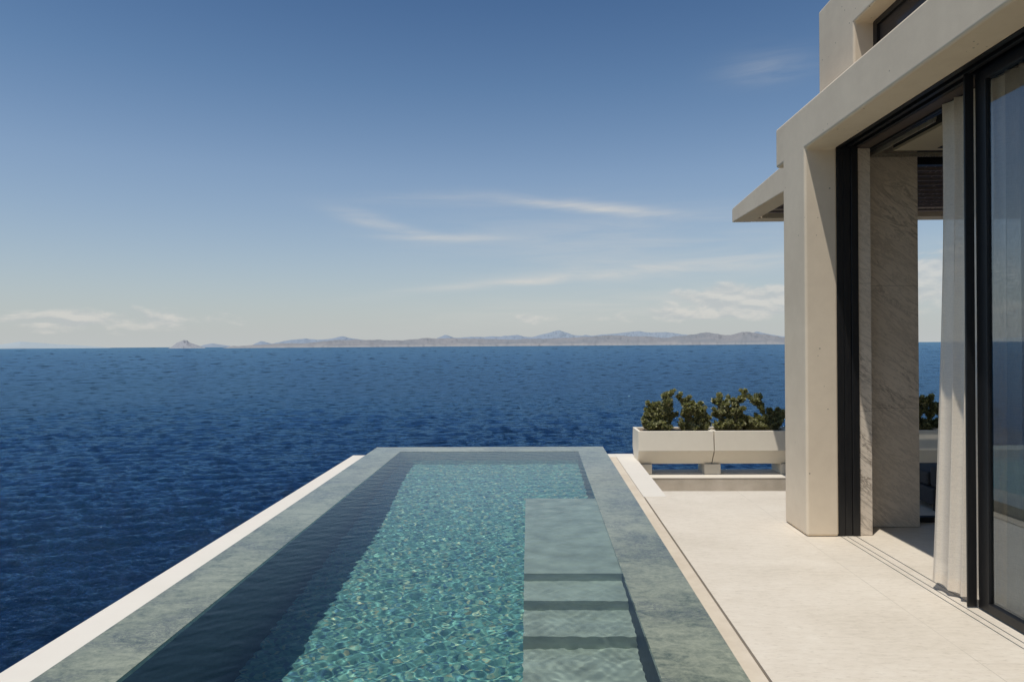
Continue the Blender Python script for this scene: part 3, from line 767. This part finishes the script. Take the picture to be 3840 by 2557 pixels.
track('curtain_track', [((2.94, 5.00), (2.94, 5.93)), ((2.955, 5.94), (8.8, 5.94))])
# marble pier and wall
box('marble_pier', 2.7235, 2.832, 5.722, 6.16, 0.003, 3.203, M_marble, V, 0.003)
box('marble_wall', 2.8325, 3.362, 5.98, 6.19, 0.003, 3.335, M_marble, V, 0.003)
# rear glazing
bw = box('rear_window', 3.364, 9.0, 6.13, 6.19, 3.165, 3.26, M_black, V)
box('sill_rail', 3.364, 9.0, 6.13, 6.19, 0.003, 0.05, M_black, bw)
box('lintel', 3.364, 9.0, 6.02, 6.12, 3.262, 3.44, M_dark, V)
bm = bmesh.new(); bm.faces.new([bm.verts.new(p) for p in ((3.365,6.16,0.05),(6.2,6.16,0.05),(6.2,6.16,3.165),(3.365,6.16,3.165))]) ; bm.free()
box('room_wall', 6.4, 6.5, -8, 5.98, 0.003, 3.34, M_roomwall, V)
box('room_wall', 2.9, 6.398, -8.0, -7.9, 0.003, 3.34, M_roomwall, V)
# threshold with door tracks
prism_z('threshold', [(2.5452,-8),(2.558,-8),(2.558,5.698),(2.5452,5.698)], -0.30, -0.0, M_floor, V)
for a, b_ in ((2.568, 2.608), (2.618, 2.682), (2.694, 2.8995)):
    box('threshold', a, b_, -8, 5.698 if b_ < 2.8 else 5.72, -0.30, 0.0, M_floor, V)
box('threshold', 2.5452, 2.8995, 5.70, 6.1998, -0.30, 0.0005, M_floor, V)
for a, b_ in ((2.558, 2.568), (2.608, 2.618), (2.682, 2.694)):
    box('floor_track', a+0.0005, b_-0.0005, -8, 5.698, -0.29, -0.010, M_black, V)
# closed part of the sliding door
sd = box('sliding_door', 2.625, 2.680, 4.170, 4.183, 0.006, 3.204, M_black, V, 0.003)
sd['label'] = 'glazed sliding door standing half open, with black stiles'
box('stile', 2.686, 2.722, 4.075, 4.168, 0.006, 3.204, M_black, sd, 0.003)
box('bottom_rail', 2.684, 2.722, 1.2, 4.0745, 0.006, 0.062, M_black, sd, 0.003)
box('top_rail', 2.684, 2.722, 1.2, 4.0745, 3.14, 3.204, M_black, sd, 0.003)
box('stile', 2.684, 2.722, 1.08, 1.199, 0.006, 3.204, M_black, sd, 0.003)
bm = bmesh.new(); bm.faces.new([bm.verts.new(p) for p in ((2.702,1.2,0.062),(2.702,1.2,3.14),(2.702,4.0745,3.14),(2.702,4.0745,0.062))])
pn = obj('pane', bm, M_glass, sd)
if pn.data.polygons[0].normal.x > 0: pn.data.flip_normals()
# outdoor sofa seen through the room
so = thing('outdoor_sofa', 'low charcoal outdoor sofa seen through the room', 'sofa', (3.9, 6.8, 0.0))
def sp(o): o.parent = so; o.matrix_parent_inverse = Matrix.Translation(-Vector(so.location)); return o
sp(box('base', 3.78, 5.2, 6.50, 7.15, 0.06, 0.22, M_sofa, None, 0.02))
sp(box('seat_cushion', 3.79, 5.19, 6.61, 7.14, 0.225, 0.36, M_sofa, None, 0.03))
sp(box('backrest', 3.80, 5.18, 6.48, 6.60, 0.225, 0.42, M_sofa, None, 0.03))
for a in (3.82, 5.1):
    for b_ in (6.54, 7.05): sp(box('leg', a, a+0.04, b_, b_+0.04, 0.001, 0.059, M_black))

# curtains
def curtain(name, y_top, y_bot, x_top, x_bot, z_top, z_bot, folds, depth, label, seed, blow=0.0):
    rnd = random.Random(seed)
    nu, nv = 160, 90
    P = np.zeros((nu, nv, 3))
    phs = [rnd.uniform(0, 6.28) for _ in range(4)]
    for i in range(nu):
        u = i/(nu-1)
        for j in range(nv):
            v = j/(nv-1)       # 0 top, 1 bottom
            ya = y_top[0]+(y_top[1]-y_top[0])*u; yb = y_bot[0]+(y_bot[1]-y_bot[0])*u
            s = v**1.3
            yy = ya*(1-s)+yb*s
            xt, xb = x_top, x_bot[0]+(x_bot[1]-x_bot[0])*u
            s2 = v**1.5
            xx = xt*(1-s2)+xb*s2
            amp = depth*(0.45+0.55*(1-v)) 
            f = math.sin(u*folds*2*math.pi+phs[0]+0.6*v) + 0.45*math.sin(u*folds*4.3+phs[1]-1.2*v) + 0.25*math.sin(u*folds*9.1+phs[2])
            xx += amp*f*0.5
            yy += amp*0.35*math.cos(u*folds*2*math.pi+phs[0])
            xx -= blow*math.sin(math.pi*v)*0.5
            zz = z_top+(z_bot-z_top)*v + (0.012*math.sin(u*7+phs[3]) if j == nv-1 else 0)
            P[i, j] = (xx, yy, zz)
    t = thing(name, label, 'curtain', (x_top, (y_top[0]+y_top[1])/2, z_bot), 'sheer white curtains behind the sliding door')
    o = grid_mesh('drape', P, M_sheer)
    o.parent = t; o.matrix_parent_inverse = Matrix.Translation(-Vector(t.location))
    # heading tape and hem
    hd = grid_mesh('hem', P[:, nv-3:nv]+np.array([-0.0015, 0, -0.001]), M_sheer); hd.parent = t; hd.matrix_parent_inverse = Matrix.Translation(-Vector(t.location))
    h2 = grid_mesh('heading', P[:, 0:5]+np.array([-0.0015, 0, 0.0]), M_sheer); h2.parent = t; h2.matrix_parent_inverse = Matrix.Translation(-Vector(t.location))
curtain('curtain', (4.72, 4.20), (4.50, 4.12), 2.80, (2.60, 2.70), 3.19, 0.045, 4, 0.05, 'sheer white curtain bunched in the open gap beside the black door post', 4)
curtain('curtain', (4.36, 3.0), (4.34, 3.0), 2.83, (2.80, 2.80), 3.19, 0.03, 11, 0.05, 'sheer white curtain hanging behind the door glass', 9)

# ------------------------------------------------------------------ sky, sun
SUN = Vector((-0.22, -0.28, 1.0)).normalized()
elev = math.asin(SUN.z)
ld = bpy.data.lights.new('sun', 'SUN'); ld.energy = 3.5; ld.angle = R(0.5); ld.color = (1.0, 0.955, 0.88)
lo = bpy.data.objects.new('sun', ld); C.objects.link(lo)
lo.rotation_euler = (-SUN).to_track_quat('-Z', 'Y').to_euler(); lo.location = (-6, -8, 25)
ld.cycles.is_caustics_light = True

W = bpy.data.worlds.new('World'); S.world = W; W.use_nodes = True
nt = W.node_tree; bg = nt.nodes['Background']
sky = nt.nodes.new('ShaderNodeTexSky'); sky.sky_type = 'NISHITA'; sky.sun_disc = False
sky.sun_elevation = elev; sky.sun_rotation = math.atan2(SUN.x, SUN.y)
sky.altitude = 30; sky.air_density = 1.0; sky.dust_density = 1.2; sky.ozone_density = 2.0
tc = nt.nodes.new('ShaderNodeTexCoord')
sepw = nt.nodes.new('ShaderNodeSeparateXYZ'); lk(nt, tc.outputs['Generated'], sepw.inputs[0])
azn = mathn(nt, 'ARCTAN2', sepw.outputs[0], sepw.outputs[1])
hyp = mathn(nt, 'SQRT', mathn(nt, 'ADD', mathn(nt, 'POWER', sepw.outputs[0], 2.0), mathn(nt, 'POWER', sepw.outputs[1], 2.0)))
eln = mathn(nt, 'ARCTAN2', sepw.outputs[2], hyp)
uv = nt.nodes.new('ShaderNodeCombineXYZ'); lk(nt, azn, uv.inputs[0]); lk(nt, eln, uv.inputs[1])
UV = uv.outputs[0]
def gauss(x, c, w): # smooth bump around c
    d = mathn(nt, 'DIVIDE', mathn(nt, 'SUBTRACT', x, c), w)
    return mathn(nt, 'EXPONENT', mathn(nt, 'MULTIPLY', mathn(nt, 'MULTIPLY', d, d), -1.0))
def EL(y, x=1177): return math.atan((792.5-(x-1177)*0.007-y)/F)
warp = noisen(nt, mapping(nt, UV, (3, 9, 1)), 1.0, 3, 0.5)
wel = mathn(nt, 'ADD', eln, mathn(nt, 'MULTIPLY', mathn(nt, 'SUBTRACT', warp.outputs['Fac'], 0.5), 0.03))
wisp = noisen(nt, mapping(nt, UV, (5, 48, 1), (0,0,-0.05)), 1.0, 7, 0.62, 0.6)
wr = ramp(nt, [(0.34, (0,0,0)), (0.72, (1,1,1))]); lk(nt, wisp.outputs['Fac'], wr.inputs[0])
def streak(x0, y0, x1, y1, wy, st):
    a0, a1 = az_of(x0), az_of(x1); e0, e1 = EL(y0, x0), EL(y1, x1)
    mid = (a0+a1)/2; hw = (a1-a0)/2
    c = mathn(nt, 'ADD', e0, mathn(nt, 'MULTIPLY', mathn(nt, 'SUBTRACT', azn, a0), (e1-e0)/(a1-a0)))
    g = gauss(wel, c, wy/F); h = gauss(azn, mid, hw*0.85)
    return mathn(nt, 'MULTIPLY', mathn(nt, 'MULTIPLY', g, h), st)
parts = [streak(770, 500, 980, 545, 16, 0.55), streak(860, 548, 1180, 548, 9, 0.5), streak(1170, 455, 1560, 505, 11, 0.85), streak(900, 678, 1500, 620, 9, 0.6),
         streak(1150, 640, 2000, 600, 18, 0.55), streak(1000, 560, 1900, 560, 70, 0.28), streak(900, 740, 2100, 680, 40, 0.35), streak(1650, 200, 1900, 190, 30, 0.18), streak(800, 470, 1250, 450, 14, 0.22)]
cir = parts[0]
for p_ in parts[1:]: cir = mathn(nt, 'ADD', cir, p_)
cir = mathn(nt, 'MULTIPLY', cir, mathn(nt, 'ADD', mathn(nt, 'MULTIPLY', wr.outputs[0], 1.05), 0.2))
cir = mathn(nt, 'MINIMUM', cir, 0.85)
# cumulus banks near the horizon
cn = noisen(nt, mapping(nt, UV, (17, 44, 1)), 1.0, 9, 0.58, 0.25)
def bank(x0, x1, ytop, ybot, st, xtop=None):
    a0, a1 = az_of(x0), az_of(x1); mid = (a0+a1)/2; hw = (a1-a0)/2
    c = EL((ytop+ybot)/2, (x0+x1)/2); w = (ybot-ytop)/2/F
    g = gauss(eln, c, w*1.1); h = gauss(azn, mid, hw*0.95)
    v = mathn(nt, 'ADD', mathn(nt, 'MULTIPLY', mathn(nt, 'MULTIPLY', g, h), st), mathn(nt, 'MULTIPLY', mathn(nt, 'SUBTRACT', cn.outputs['Fac'], 0.5), 1.5))
    r = nt.nodes.new('ShaderNodeMapRange'); r.interpolation_type = 'SMOOTHSTEP'; setin(r, From_Min=0.42, From_Max=0.80); lk(nt, v, r.inputs[0])
    return mathn(nt, 'MULTIPLY', r.outputs[0], mathn(nt, 'MINIMUM', mathn(nt, 'MULTIPLY', mathn(nt, 'MULTIPLY', g, h), 2.5), 1.0))
cums = [bank(-300, 640, 714, 775, 0.74), bank(1500, 1980, 655, 735, 1.15), bank(1380, 1900, 705, 745, 0.9), bank(1950, 2500, 600, 720, 1.1), bank(1000, 1500, 715, 750, 0.62)]
cum = cums[0]
for p_ in cums[1:]: cum = mathn(nt, 'MAXIMUM', cum, p_)
cum = mathn(nt, 'MULTIPLY', cum, 0.6)
# soft light and shade inside the banks
cs = noisen(nt, mapping(nt, UV, (17, 44, 1), (0,0,0), (0.04, 0.26, 0)), 1.0, 6, 0.58, 0.25)
sh = mathn(nt, 'ADD', mathn(nt, 'MULTIPLY', mathn(nt, 'SUBTRACT', cn.outputs['Fac'], cs.outputs['Fac']), 2.6), 0.5)
ccol = ramp(nt, [(0.25, (4.9,5.15,5.3)), (0.75, (7.0,6.75,6.3))]); lk(nt, sh, ccol.inputs[0])
for e in ccol.color_ramp.elements: pass
# grade: Nishita with a deeper zenith and a pale, slightly warm haze band at the horizon
haze = mathn(nt, 'EXPONENT', mathn(nt, 'MULTIPLY', mathn(nt, 'MAXIMUM', eln, 0.0), -8.0))
HZ = (5.6, 5.85, 5.85)
gr = ramp(nt, [(0.0, (0.90,0.98,1.06)), (0.24, (0.87,0.99,1.07)), (0.36, (0.62,0.83,0.96)), (0.50, (0.42,0.64,0.82)), (1.0, (0.5,0.70,0.86))])
lk(nt, mathn(nt, 'MULTIPLY', mathn(nt, 'MAXIMUM', eln, 0.0), 1.0), gr.inputs[0])
base = mixc(nt, 1.0, sky.outputs[0], gr.outputs[0], 'MULTIPLY')
c1 = mixc(nt, mathn(nt, 'MULTIPLY', haze, 0.85), base, HZ)
c2 = mixc(nt, cir, c1, (6.6, 6.45, 6.1))
c3 = mixc(nt, cum, c2, ccol.outputs[0])
lk(nt, c3, bg.inputs['Color']); bg.inputs['Strength'].default_value = 0.10

# ------------------------------------------------------------------ camera
roll, pitch, yaw = R(0.40), 0.0, R(1.44)
f = Vector((-math.sin(yaw)*math.cos(pitch), math.cos(yaw)*math.cos(pitch), math.sin(pitch)))
r_ = Vector((math.cos(yaw), math.sin(yaw), 0)); u_ = r_.cross(f)
r2 = r_*math.cos(roll)-u_*math.sin(roll); u2 = u_*math.cos(roll)+r_*math.sin(roll)
cd = bpy.data.cameras.new('camera'); cam = bpy.data.objects.new('camera', cd); C.objects.link(cam)
mm = Matrix((( r2.x, u2.x, -f.x, 0), (r2.y, u2.y, -f.y, 0), (r2.z, u2.z, -f.z, 1.6), (0,0,0,1)))
cam.matrix_world = mm
cd.shift_y = 0.0036; cd.sensor_width = 36; cd.lens = 24.0; cd.clip_start = 0.05; cd.clip_end = 200000
S.camera = cam

S.render.engine = 'CYCLES'
cy = S.cycles
cy.use_denoising = True; cy.max_bounces = 10; cy.diffuse_bounces = 4; cy.glossy_bounces = 4; cy.transmission_bounces = 8; cy.transparent_max_bounces = 12
cy.caustics_reflective = False; cy.caustics_refractive = True; cy.sample_clamp_indirect = 6; cy.blur_glossy = 0.3
S.view_settings.view_transform = 'Standard'; S.view_settings.look = 'None'; S.view_settings.exposure = 0; S.view_settings.gamma = 1
